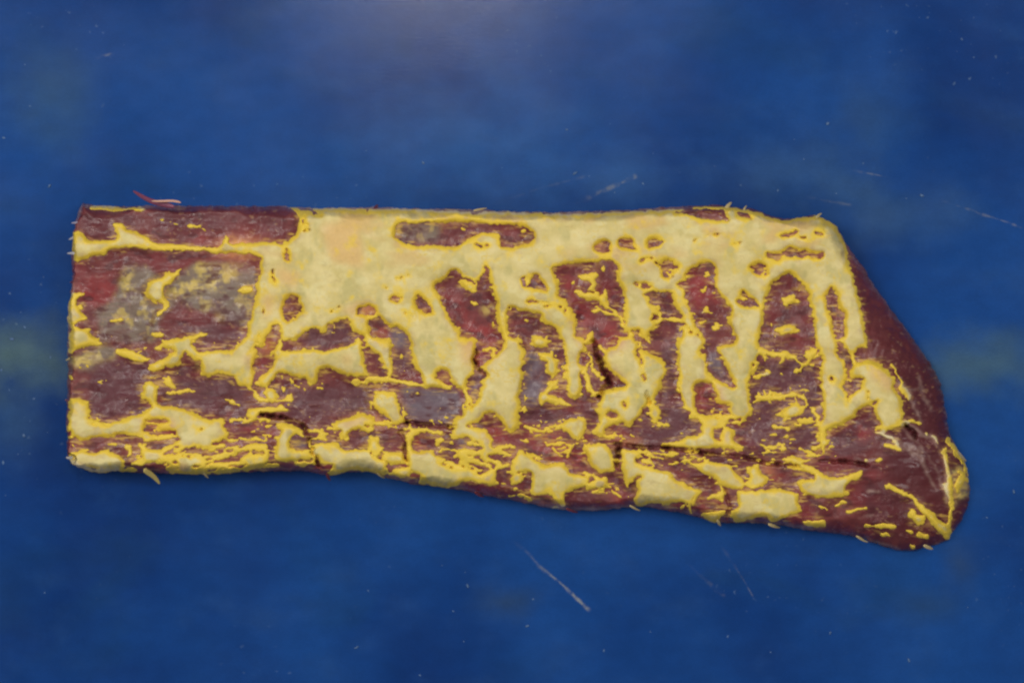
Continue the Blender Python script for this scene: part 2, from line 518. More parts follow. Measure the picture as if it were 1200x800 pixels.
C6 S7 560,130 580,250 590,340
C6 S6 600,420 588,470 575,520
C6 S6 590,70 630,140 680,215 695,290
C6 Fk 588,402 615,395 612,430 593,428
C6 Fs 245,300 270,290 320,320 400,360 440,400 500,440 560,500 600,540 605,580 570,590 520,530 470,470 420,420 400,380 330,345 255,320
C6 Fs 370,460 385,425 410,440 420,460 460,465 465,500 430,517 400,490
C6 S9 150,517 300,515
C6 W8 110,475 190,462
C6 S7 370,545 400,556
C6 Fk 385,610 415,620 405,635 388,632
C6 W10 100,575 170,582 250,610 330,635
C6 W8 480,635 550,600
C6 S9 -5,408 55,388
C6 R 380,540 500,530 540,600 440,620
C6 D 150,290 240,290 350,400 300,500 150,480
C6 W6 420,140 480,250
D1 Fs 640,435 720,430 740,405 790,400 830,380 850,400 840,430 900,445 840,455 740,450 700,440
D1 Fs 830,335 900,310 960,320 960,332 900,330 862,350 855,430 840,430
D1 S10 900,370 900,450
D1 S9 935,385 945,440 965,455
D1 Fs 470,465 520,460 560,490 505,500 560,540 620,545 700,570 640,592 560,562 520,580 500,612 485,590 470,540
D1 Fs 300,440 400,430 420,470 430,520 440,552 380,562 330,520
D1 Fs 20,480 50,500 100,530 130,562 60,552 20,560 -5,600
D1 Fk 0,570 40,560 45,590 0,612
D1 S8 310,560 370,590
D1 S12 330,622 400,600 412,620
D1 D 240,650 380,640 420,670 380,712 230,712
D1 D 0,670 240,690 240,715 0,705
D1 U 520,400 600,340 700,260 810,370 740,412 600,450 530,440
D1 U 40,60 150,40 170,200 150,300 320,310 300,340 60,350 30,300
D1 U 640,20 700,30 680,250 640,260
D1 V8 345,0 375,80 410,180 370,240
D1 K6 350,10 378,85 408,175
D1 R 240,440 330,480 300,540 140,500
D1 R 360,390 460,350 500,400 400,420
D1 O 420,420 560,400 560,430 440,440
D1 R 780,190 860,180 900,290 800,290
D1 Fk 550,500 590,495 600,520 560,520
D1 S8 760,620 790,640 770,690
D1 S8 880,600 910,650
D2 W9 540,340 640,380 680,400
D2 W8 560,360 700,430
D2 W9 640,300 720,350
D2 W8 700,350 760,370
D2 W7 680,400 760,560
D2 W9 740,350 790,450 800,600
D2 W7 690,130 740,260
D2 W6 640,160 700,300
D2 Y 810,500 870,450 885,540 830,612 800,600
D2 S7 800,370 850,450
D2 S8 790,400 810,520 815,612
D2 S8 815,620 805,705
D2 Fs 160,272 210,250 262,238 252,272 200,284
D2 Fk 230,290 290,284 292,302 240,310
D2 S10 300,402 342,380
D2 S10 85,45 180,50 230,60 252,92
D2 S7 100,215 200,205
D2 S7 250,100 310,40
D2 R 490,490 560,470 570,505 500,530
D2 O 90,450 130,460 160,500 120,490
D2 U 80,80 300,60 320,280 280,400 100,400 40,340 60,180
D2 U 340,380 420,320 520,290 520,400 400,440
D2 W7 500,560 545,560
D2 O 380,610 430,590 430,620
D2 R 660,700 780,730 720,770 660,760
D2 Fs 440,95 480,90 560,80 560,110 480,130 440,140
D3 Fs 160,520 220,500 280,480 320,490 340,512 425,522 330,527 250,517 180,547
D3 O 160,530 280,485 340,515 250,520
D3 Fk 190,560 220,545 225,590 200,580
D3 S8 200,532 320,542
D3 S9 660,640 690,655 780,690 800,722
D3 S8 700,600 830,630
D3 Fs 370,630 440,640 450,672 400,682 360,660
D3 U 0,380 320,380 320,470 0,500
D3 U 430,390 660,390 640,520 460,510
D3 U 390,150 460,160 500,320 410,310
D3 U 20,190 100,130 230,120 240,200 100,225
D3 R 300,110 380,160 380,220 330,180
D3 R 700,250 760,220 830,230 760,260
D3 S9 250,40 230,90 200,80
D3 R 760,490 830,560 800,590 740,540
D3 V6 720,240 720,290 770,330
D4 U 190,90 430,100 420,330 190,372
D4 U 420,180 860,170 900,220 900,340 560,300
D4 Fs 560,330 620,330 700,360 712,380 672,410 690,430 720,402 760,360 800,365 830,385 800,400 832,430 832,460 700,482 650,502 600,450 570,400
D4 S12 540,500 640,460
D4 S13 560,602 700,600 800,580
D4 S13 740,560 860,520 950,490 1010,490
D4 S9 500,560 600,530 700,530
D4 S10 600,560 720,545 800,530
D4 Fs 90,520 180,520 220,525 260,505 300,540 340,560 330,590 300,612 200,602 100,577
D4 L 150,580 230,590 200,602
D4 Fs 410,480 440,480 460,510 520,505 522,530 470,560 410,582 370,577 430,540
D4 Fs 910,560 960,530 1002,540 1000,582 930,592
D4 Fs 1050,490 1100,470 1150,520 1200,520 1200,542 1100,562 1050,550
D4 R 900,380 1050,390 1040,450 920,440
D4 D 1090,260 1200,280 1200,380 1080,370
D4 Y 740,95 800,100 780,140 720,130
D4 K6 930,60 960,0 975,60 960,140
D4 Fs 860,170 900,100 950,110 955,160 945,205 915,220 885,205
D4 S9 930,215 985,270
D5 L 670,720 740,765 840,755 890,735 920,690 860,640 700,640
D5 K6 1100,275 1105,340
D5 K5 1050,380 1038,420 1055,445
D5 K5 985,555 1000,590
D5 K5 1150,120 1190,125 1180,180
D5 O 1000,500 1050,500 1030,600 1000,620
D5 S9 480,690 520,690
D5 S10 500,755 560,720 640,705 715,690
D5 U 620,640 900,660 880,740 660,720
D5 D 480,110 1100,110 1100,240 480,200
D5 R 110,470 290,440 290,540 220,560 130,520
C6 S10 60,440 150,425
C6 S9 20,350 60,345
C6 S8 240,560 300,575
C6 S10 430,560 480,575
C6 S9 560,300 600,380 612,420
C6 Fk 610,300 650,250 668,230 672,270 650,320 625,350
C6 S7 640,230 690,290
C6 W9 440,100 520,220 560,330
B6 S7 300,470 380,500 420,560
B6 S7 340,540 420,560
B6 W9 330,460 450,540 500,600
B5 S9 560,440 640,455
B5 S8 500,540 620,560
B5 S8 700,560 780,590
B4 S8 60,440 150,470
B4 S8 220,560 260,600
B3 S8 640,600 740,640
B3 S8 720,660 780,640
B2 S8 560,500 640,510
B2 S8 100,300 180,330
P W4 100,241 180,242 215,243
P W4 366,243 430,243 500,246 620,250
P W4 640,251 800,244
P W4 80,300 83,345
P W5 90,250 95,240
P W4 79,360 79,420
P W4 83,540 100,549 135,552
P W5 640,594 700,598 740,594
P W5 880,612 950,620
"""

TSCALE = {'P': 1.0, 'D1': 0.275, 'D2': 0.3125, 'D3': 0.3, 'D4': 0.25, 'D5': 0.25}
X0, X1, Y0, Y1 = 66, 1150, 228, 656          # survey window
SS = 2
NX, NY = X1 - X0 + 1, Y1 - Y0 + 1
gx, gy = np.meshgrid(np.arange(X0, X1 + 1, dtype=np.float64), np.arange(Y0, Y1 + 1, dtype=np.float64))
hx, hy = np.meshgrid(X0 - 0.25 + 0.5 * np.arange(NX * SS), Y0 - 0.25 + 0.5 * np.arange(NY * SS))
wx = hx + 1.3 * fbm(hx / 6, hy / 6, 11, 2) + 0.6 * fbm(hx / 2.6, hy / 2.6, 31, 1)
streaky = 1 - ((hx > 345) & (hy < 310)) * 0.8
streaky = streaky * (1 - 0.75 * ((hx > 480) & (hy > 535)))
wx = wx + streaky * 1.5 * fbm(hx / 16, hy / 2.4, 401, 2)
ribz = ((hx > 330) & (hx < 990) & (hy > 310) & (hy < 505))
wx = wx + np.where(ribz, 1.7 * fbm(hx / 12, hy / 2.3, 301, 2), 0)
wy = hy + 1.0 * fbm(hx / 7, hy / 5, 21, 2) + 0.6 * fbm(hx / 2.6, hy / 2.6, 41, 1)


wmod = fbm(hx / 7, hy / 7, 351, 2)


def window(pts, pad):
    i0 = max(0, int((pts[:, 1].min() - pad - Y0) * SS))
    i1 = min(NY * SS, int((pts[:, 1].max() + pad - Y0) * SS) + 2)
    j0 = max(0, int((pts[:, 0].min() - pad - X0) * SS))
    j1 = min(NX * SS, int((pts[:, 0].max() + pad - X0) * SS) + 2)
    return slice(i0, i1), slice(j0, j1)


def inside(pts, sl):
    x, y = wx[sl], wy[sl]
    r = np.zeros(x.shape, bool)
    n = len(pts)
    for a in range(n):
        xa, ya = pts[a]
        xb, yb = pts[(a + 1) % n]
        if ya == yb:
            continue
        c = (ya > y) != (yb > y)
        r ^= c & (x < (xb - xa) * (y - ya) / (yb - ya) + xa)
    return r


def near(pts, w, sl):
    x, y = wx[sl], wy[sl]
    best = np.full(x.shape, 1e9)
    for a in range(len(pts) - 1):
        ax, ay = pts[a]
        dx, dy = pts[a + 1] - pts[a]
        L2 = dx * dx + dy * dy + 1e-9
        t = np.clip(((x - ax) * dx + (y - ay) * dy) / L2, 0, 1)
        best = np.minimum(best, np.hypot(x - ax - t * dx, y - ay - t * dy))
    return best < w / 2 * np.clip(0.95 + 0.75 * wmod[sl], 0.3, 2.0)


def down(a):
    a = a.astype(np.float64)
    return a.reshape(NY, SS, NX, SS).mean(axis=(1, 3))


shape2 = hx.shape
fat = np.zeros(shape2, bool)
fid = np.zeros(shape2, np.int16)
pads = np.zeros(shape2, bool)
lid = np.zeros(shape2, np.int16)
tint = {k: np.zeros(shape2, np.float32) for k in 'MYORDGWU'}
crev = np.zeros(shape2, np.float32)
FNAME = {'c': 'fat_cover', 'b': 'fat_band', 't': 'fat_strip', 'p': 'fat_pad', 's': 'fat_seam'}
fat_parts = ['fat_fleck']
lean_parts = ['lean_meat']
lean_named = {'f': 'flank_muscle', 'l': 'loin_muscle', 'e': 'end_muscle', 'd': 'rib_muscle'}

for line in SURVEY.strip().splitlines():
    q = line.split()
    ox, oy = TILES.get(q[0], (0, 0))
    sc_ = TSCALE.get(q[0], 0.225)
    op = q[1]
    pts = np.array([[float(v) for v in p.split(',')] for p in q[2:]]) * sc_ + (ox, oy)
    k = op[0]
    if k in 'SKVW':
        w = float(op[1:]) * sc_
        if k == 'S':
            w = w * 1.45 + 0.5
        sl = window(pts, w + 6)
        m = near(pts, max(w * (1.7 if k == 'K' else 1), 1.3), sl)
        if k == 'S':
            fat[sl] |= m
            fid[sl][m] = 0
        elif k == 'K':
            fat[sl] &= ~m
        elif k == 'V':
            crev[sl] = np.maximum(crev[sl], m)
        else:
            tint['W'][sl] = np.maximum(tint['W'][sl], m)
        continue
    sl = window(pts, 6)
    m = inside(pts, sl)
    if k == 'F':
        fat[sl] |= m
        if op[1] == 'p':
            pads[sl] |= m
        if op[1] == 'k':
            fid[sl][m] = 0
        elif op[1] in 'cb' and FNAME[op[1]] in fat_parts:
            fid[sl][m] = fat_parts.index(FNAME[op[1]])
        else:
            fat_parts.append(FNAME[op[1]])
            fid[sl][m] = len(fat_parts) - 1
    elif k == 'X':
        if op[1] == 'b':
            if 'fat_band' not in fat_parts:
                fat_parts.append('fat_band')
            fid[sl][m] = fat_parts.index('fat_band')
        else:
            fat_parts.append('fat_strip')
            fid[sl][m] = len(fat_parts) - 1
    elif k == 'L':
        fat[sl] &= ~m
        if op == 'Lm':
            lean_parts.append('rib_muscle')
            big = m
            lid[sl][big] = len(lean_parts) - 1
    elif k == 'Z':
        lean_parts.append(lean_named[op[1]])
        lid[sl][m] = len(lean_parts) - 1
    else:
        tint[k][sl] = np.maximum(tint[k][sl], m)

# fine fat streaks through the fibrous lean near the chine edge
zone = blur(down(((hx < 330) & (hy > 385) & (hy < 470)) * 0.25 + ((hx > 880) & (hx < 1000) & (hy > 400) & (hy < 500)) * 0.45 +((hx < 430) & (hy > 488)) * 0.6 + ((hx >= 430) & (hx < 985) & (hy > 470) & (hy < 600)) * 0.5), 10)
zone = np.repeat(np.repeat(zone, SS, 0), SS, 1)
zone = zone * np.repeat(np.repeat(1 - sstep(0.02, 0.2, blur(down(pads), 5.0)), SS, 0), SS, 1)
gate = sstep(-0.25, 0.6, fbm(hx / 13, hy / 8, 321, 2))
st = np.abs(fbm(hx / 26 + 0.12 * hy, hy / 5.0, 311, 3))
fat |= (st < 0.22 * zone * gate)
st = np.abs(fbm(hx / 12, hy / 3.4, 371, 2))
fat |= (st < 0.2 * zone * sstep(-0.1, 0.7, fbm(hx / 20, hy / 10, 381, 2)))
st = np.abs(fbm(hx / 9, hy / 14, 331, 3))
fat |= ribz & (st < 0.09 * sstep(0.1, 0.7, fbm(hx / 12, hy / 12, 341, 2)))
mask = down(fat)
F = blur(mask, 0.75) - 0.35 - 0.3 * (1 - sstep(0.08, 0.34, blur(mask, 2.4)))
Fw = blur(mask, 3.3)
Fb = blur(mask, 7.0)
fidg = fid[::SS, ::SS]
lidg = lid[::SS, ::SS]
T = {}
Tsig = {'W': 1.1, 'R': 5.0, 'D': 5.0, 'O': 4.0}
for k in tint:
    T[k] = blur(down(tint[k]), Tsig.get(k, 3.0))
CR = blur(down(crev), 1.2)

# outline distance (positive inside), ragged
op_ = np.array([[float(v) for v in p.split(',')] for p in OUTLINE.split()])
qx = gx + 1.1 * fbm(gx / 7, gy / 5, 51, 3)
qy = gy + 1.0 * fbm(gx / 7, gy / 7, 61, 3)
dist = np.full(gx.shape, 1e9)
ins = np.zeros(gx.shape, bool)
for a in range(len(op_)):
    (xa, ya), (xb, yb) = op_[a], op_[(a + 1) % len(op_)]
    dx, dy = xb - xa, yb - ya
    t = np.clip(((qx - xa) * dx + (qy - ya) * dy) / (dx * dx + dy * dy), 0, 1)
    dist = np.minimum(dist, np.hypot(qx - xa - t * dx, qy - ya - t * dy))
    if ya != yb:
        c = (ya > qy) != (yb > qy)
        ins ^= c & (qx < dx * (qy - ya) / dy + xa)
dist = np.where(ins, dist, -dist)

# ------------------------------------------------------------------ relief of the cut (metres)
R = 12 + 6 * fbm(gx / 40, gy / 40, 71, 2) - 6 * sstep(110, 84, gx) + 62 * sstep(960, 1075, gx) * sstep(270, 400, gy)
prof = np.sqrt(np.clip(1 - (1 - np.clip(dist / R, 0, 1)) ** 2, 0, 1))
base = 0.036 + 0.003 * fbm(gx / 90, gy / 70, 81, 2) + 0.002 * sstep(480, 300, gy) * sstep(330, 420, gx)
base -= 0.005 * sstep(520, 600, gy)
long_f = fbm(gx / 26, gy / 3.2, 91, 3)          # fibres along the loin
cross_f = fbm(gx / 3.2 + gy / 14, gy / 30, 101, 3)
fine = fbm(gx / 5, gy / 5, 111, 3)
fib = np.where((gy > 465) | (gx < 300), fbm(gx / 34, gy / 6, 91, 2), fbm(gx / 6 + gy / 18, gy / 36, 101, 2))
rel = 0.00026 * fib + 0.0009 * fbm(gx / 22, gy / 17, 121, 2) + 0.00012 * fine
valley = -0.0048 * (1 - Fb) + 0.0003 * T['D'] * fbm(gx / 9, gy / 9, 131, 2)
z_lean = (base + valley + rel - 0.012 * CR) * prof
soft = 0.00022 * fbm(gx / 14, gy / 14, 141, 2) - 0.85 * rel
up = 0.0011 * np.tanh(F * 4.5) + 0.0012 * sstep(0.5, 1.0, Fw) + soft * sstep(0.55, 0.95, Fw)
edge = sstep(0.0, 2.5, dist)
z_fat = z_lean + np.where(F > 0, up * (0.35 + 0.65 * edge), 0.0011 * np.tanh(F * 4.5))


def place(px, py, z):
    f = (CAM_Z - z) / (CAM_Z - REF_Z)
    return (px - 600) * S * f, -(py - 400) * S * f, z


def snap(z):
    """rim of the grid drawn onto the outline, resting on the table"""
    gdx = np.gradient(dist, axis=1)
    gdy = np.gradient(dist, axis=0)
    n = np.hypot(gdx, gdy) + 1e-6
    out = dist < 0
    px = np.where(out, gx - gdx / n * dist, gx)
    py = np.where(out, gy - gdy / n * dist, gy)
    return px, py, np.where(out, 0.0002, np.maximum(z, 0.0002))


def surface(z):
    px, py, zz = snap(z)
    x, y, zz = place(px, py, zz)
    P = np.stack([x, y, zz], -1)
    du = np.gradient(P, axis=1)
    dv = np.gradient(P, axis=0)
    n = np.cross(dv, du)
    n /= np.linalg.norm(n, axis=-1, keepdims=True) + 1e-12
    n[n[..., 2] < 0] *= -1
    return P, n


keep_body = (dist > -1.3)
quad_body = (dist[:-1, :-1] > 0) | (dist[1:, :-1] > 0) | (dist[:-1, 1:] > 0) | (dist[1:, 1:] > 0)

# ------------------------------------------------------------------ colours (fat and lean with painted glow and highlights, sRGB)


def mixc(a, b, t):
    return a + (b - a) * t[..., None]


def flat(c):
    return np.broadcast_to(lin(c), gx.shape + (3,)).copy()


big_n = fbm(gx / 38, gy / 30, 151, 3)
mid_n = fbm(gx / 17, gy / 11, 161, 2)
lc = mixc(flat((102, 44, 46)), flat((120, 60, 58)), np.clip(0.5 + 0.8 * mid_n, 0, 1))
lc = mixc(lc, flat((124, 52, 54)), sstep(0.0, 0.7, big_n) * 0.85)
lc = mixc(lc, flat((98, 60, 65)), np.clip(T['U'], 0, 1) * 0.8)
lc = mixc(lc, flat((112, 94, 102)), np.clip(T['G'] * (0.9 + 0.4 * mid_n), 0, 1))
lc = mixc(lc, flat((146, 52, 52)), np.clip(T['R'] * (0.65 + 0.6 * mid_n + 0.3 * fine), 0, 1) * 0.8)
lc = mixc(lc, flat((98, 50, 56)), np.clip(T['D'] * (0.7 + 0.4 * mid_n), 0, 1))
lc = mixc(lc, flat((86, 38, 42)), np.clip(sstep(985, 1070, gx) * 0.8, 0, 1))
mem = np.clip(T['M'] * (0.8 + 0.35 * mid_n), 0, 1)
lc = mixc(lc, flat((126, 108, 94)), np.clip(mem * 1.25, 0, 1))
blot = sstep(0.1, 0.75, fbm(gx / 9, gy / 12, 171, 3))
lc = mixc(lc, flat((205, 178, 92)), np.clip(mem * blot * 0.6 + T['Y'] * sstep(-0.8, 0.3, fbm(gx / 6, gy / 6, 181, 3)) * 0.9, 0, 0.9))
lc = mixc(lc, flat((214, 138, 88)), np.clip(T['O'], 0, 1) ** 1.3 * 0.6)
near_fat = sstep(0.12, 0.5, Fb)
film = sstep(-0.05, 0.65, fbm(gx / 10, gy / 5, 361, 4)) * near_fat
lc = mixc(lc, flat((190, 142, 82)), film * 0.55)
feather = sstep(0.25, 0.7, fbm(gx / 13, gy / 2.6, 501, 3)) * sstep(0.08, 0.35, Fb)
lc = mixc(lc, flat((208, 168, 76)), feather * 0.7)
vein = sstep(0.25, 0.8, fbm(gx / 15, gy / 8, 391, 3))
lc = mixc(lc, flat((84, 38, 42)), vein * 0.75)
# warm hotspot of light painted onto the flank strip just above the seam
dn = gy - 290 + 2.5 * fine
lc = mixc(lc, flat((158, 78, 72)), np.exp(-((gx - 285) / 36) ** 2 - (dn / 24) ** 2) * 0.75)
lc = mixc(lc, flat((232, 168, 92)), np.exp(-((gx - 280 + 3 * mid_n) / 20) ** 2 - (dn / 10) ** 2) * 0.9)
ridge = 1 - np.abs(fbm(gx / 22, gy / 7, 191, 3))
ridge2 = 1 - np.abs(fbm(gx / 8, gy / 20, 201, 3))
fasc = sstep(0.93, 1.0, np.where((gy > 465) | (gx < 300), ridge, ridge2)) * sstep(-0.1, 0.5, fbm(gx / 18, gy / 18, 211, 2))
lc = mixc(lc, flat((176, 130, 122)), fasc * 0.3)
fleck = sstep(0.62, 0.9, fbm(gx / 4.5, gy / 2.6, 221, 2)) * sstep(0.1, 0.6, fbm(gx / 30, gy / 20, 231, 2))
lc = mixc(lc, flat((190, 150, 105)), fleck * 0.3)
lc = mixc(lc, flat((188, 158, 142)), np.clip(T['W'], 0, 1) * (0.75 + 0.35 * mid_n) * 0.5)  # whitish film; some strokes on the end muscle are painted highlights
halo = np.clip((Fw - 0.08) / 0.4, 0, 1)
lc = mixc(lc, flat((170, 120, 84)), halo * 0.35 * np.clip(0.6 + 0.8 * mid_n, 0, 1))

rim = 1 - sstep(0.81, 0.975, Fw + 0.06 * fine + 0.09 * fbm(gx / 13, gy / 13, 411, 2))
fc = mixc(flat((209, 190, 120)), flat((222, 203, 138)), np.clip(0.5 + 0.9 * mid_n, 0, 1))
fc = mixc(fc, flat((190, 177, 112)), sstep(0.1, 0.9, fbm(gx / 14, gy / 22, 241, 3)) * 0.75)
fc = mixc(fc, flat((224, 210, 150)), sstep(0.2, 0.8, fbm(gx / 18, gy / 12, 421, 3)) * 0.6)
fc = mixc(fc, flat((220, 178, 112)), np.clip(T['O'], 0, 1) * 0.8)
fc = mixc(fc, flat((214, 176, 108)), sstep(-0.1, 0.7, fbm(gx / 45, gy / 25, 251, 3)) * sstep(350, 280, gy) * 0.75)
crease = sstep(0.94, 1.0, 1 - np.abs(fbm(gx / 26, gy / 9, 431, 3))) * sstep(0.0, 0.6, fbm(gx / 20, gy / 20, 441, 2))
fc = mixc(fc, flat((168, 140, 86)), crease * 0.3)
thin = sstep(0.1, 0.8, fbm(gx / 9, gy / 7, 451, 3)) * sstep(1.0, 0.8, Fb)
fc = mixc(fc, flat((176, 138, 104)), thin * 0.25)
yl = sstep(0.9, 1.0, 1 - np.abs(fbm(gx / 15, gy / 11, 461, 3))) * sstep(-0.1, 0.5, fbm(gx / 24, gy / 24, 471, 2)) * sstep(1.0, 0.86, blur(mask, 16))
fc = mixc(fc, flat((218, 184, 60)), yl * 0.7)
sheer = sstep(0.0, 0.7, fbm(gx / 20, gy / 13, 481, 3)) * sstep(0.97, 0.7, Fb)
fc = mixc(fc, flat((160, 120, 92)), sheer * 0.22)
fc = mixc(fc, flat((205, 120, 95)), np.clip(T['R'], 0, 1) * 0.6)
fc = mixc(fc, flat((232, 197, 54)), rim * 0.88)
fc = mixc(fc, flat((216, 206, 190)), np.clip(T['W'], 0, 1) * 0.7)
lc = np.clip(lc, 0, 1)
fc = np.clip(fc, 0, 1)

# ------------------------------------------------------------------ materials


def material(name, rough, spec, bump_scale=None, bump_dist=0.0004, coat=0.0, noise_mix=0.12, vary=None):
    m = bpy.data.materials.new(name)
    m.use_nodes = True
    nt = m.node_tree
    N, L = nt.nodes, nt.links
    b = N['Principled BSDF']
    b.inputs['Roughness'].default_value = rough
    b.inputs['Specular IOR Level'].default_value = spec
    b.inputs['Coat Weight'].default_value = coat
    b.inputs['Coat Roughness'].default_value = 0.22
    tc = N.new('ShaderNodeTexCoord')
    at = N.new('ShaderNodeAttribute')
    at.attribute_name = 'surface_colour'
    nz = N.new('ShaderNodeTexNoise')
    nz.inputs['Scale'].default_value = bump_scale or 600
    nz.inputs['Detail'].default_value = 4
    L.new(tc.outputs['Object'], nz.inputs['Vector'])
    mr = N.new('ShaderNodeMapRange')
    mr.inputs['From Min'].default_value = 0.3
    mr.inputs['From Max'].default_value = 0.7
    mr.inputs['To Min'].default_value = 1 - noise_mix
    mr.inputs['To Max'].default_value = 1 + noise_mix
    L.new(nz.outputs['Fac'], mr.inputs['Value'])
    vm = N.new('ShaderNodeVectorMath')
    vm.operation = 'SCALE'
    L.new(at.outputs['Color'], vm.inputs[0])
    L.new(mr.outputs['Result'], vm.inputs['Scale'])
    L.new(vm.outputs['Vector'], b.inputs['Base Color'])
    bp = N.new('ShaderNodeBump')
    bp.inputs['Strength'].default_value = 0.5
    bp.inputs['Distance'].default_value = bump_dist
    L.new(nz.outputs['Fac'], bp.inputs['Height'])
    L.new(bp.outputs['Normal'], b.inputs['Normal'])
    n2 = N.new('ShaderNodeTexNoise')
    n2.inputs['Scale'].default_value = 90
    n2.inputs['Detail'].default_value = 3
    L.new(tc.outputs['Object'], n2.inputs['Vector'])
    r2 = N.new('ShaderNodeMapRange')
    r2.inputs['From Min'].default_value = 0.35
    r2.inputs['From Max'].default_value = 0.65
    r2.inputs['To Min'].default_value = rough - 0.12
    r2.inputs['To Max'].default_value = rough + 0.15
    L.new(n2.outputs['Fac'], r2.inputs['Value'])
    L.new(r2.outputs['Result'], b.inputs['Roughness'])
    return m


MAT_LEAN = material('lean_beef', 0.4, 0.32, 380, 0.00012, 0.16, 0.05)
MAT_FAT = material('beef_fat', 0.55, 0.3, 420, 0.00012, 0.05, 0.04)


def plain_colour(me, c):
    n = len(me.vertices)
    a = me.color_attributes.new('surface_colour', 'FLOAT_COLOR', 'POINT')
    v = np.ones((n, 4), np.float32)
    v[:, :3] = lin(c)
    a.data.foreach_set('color', v.ravel())


# ------------------------------------------------------------------ table


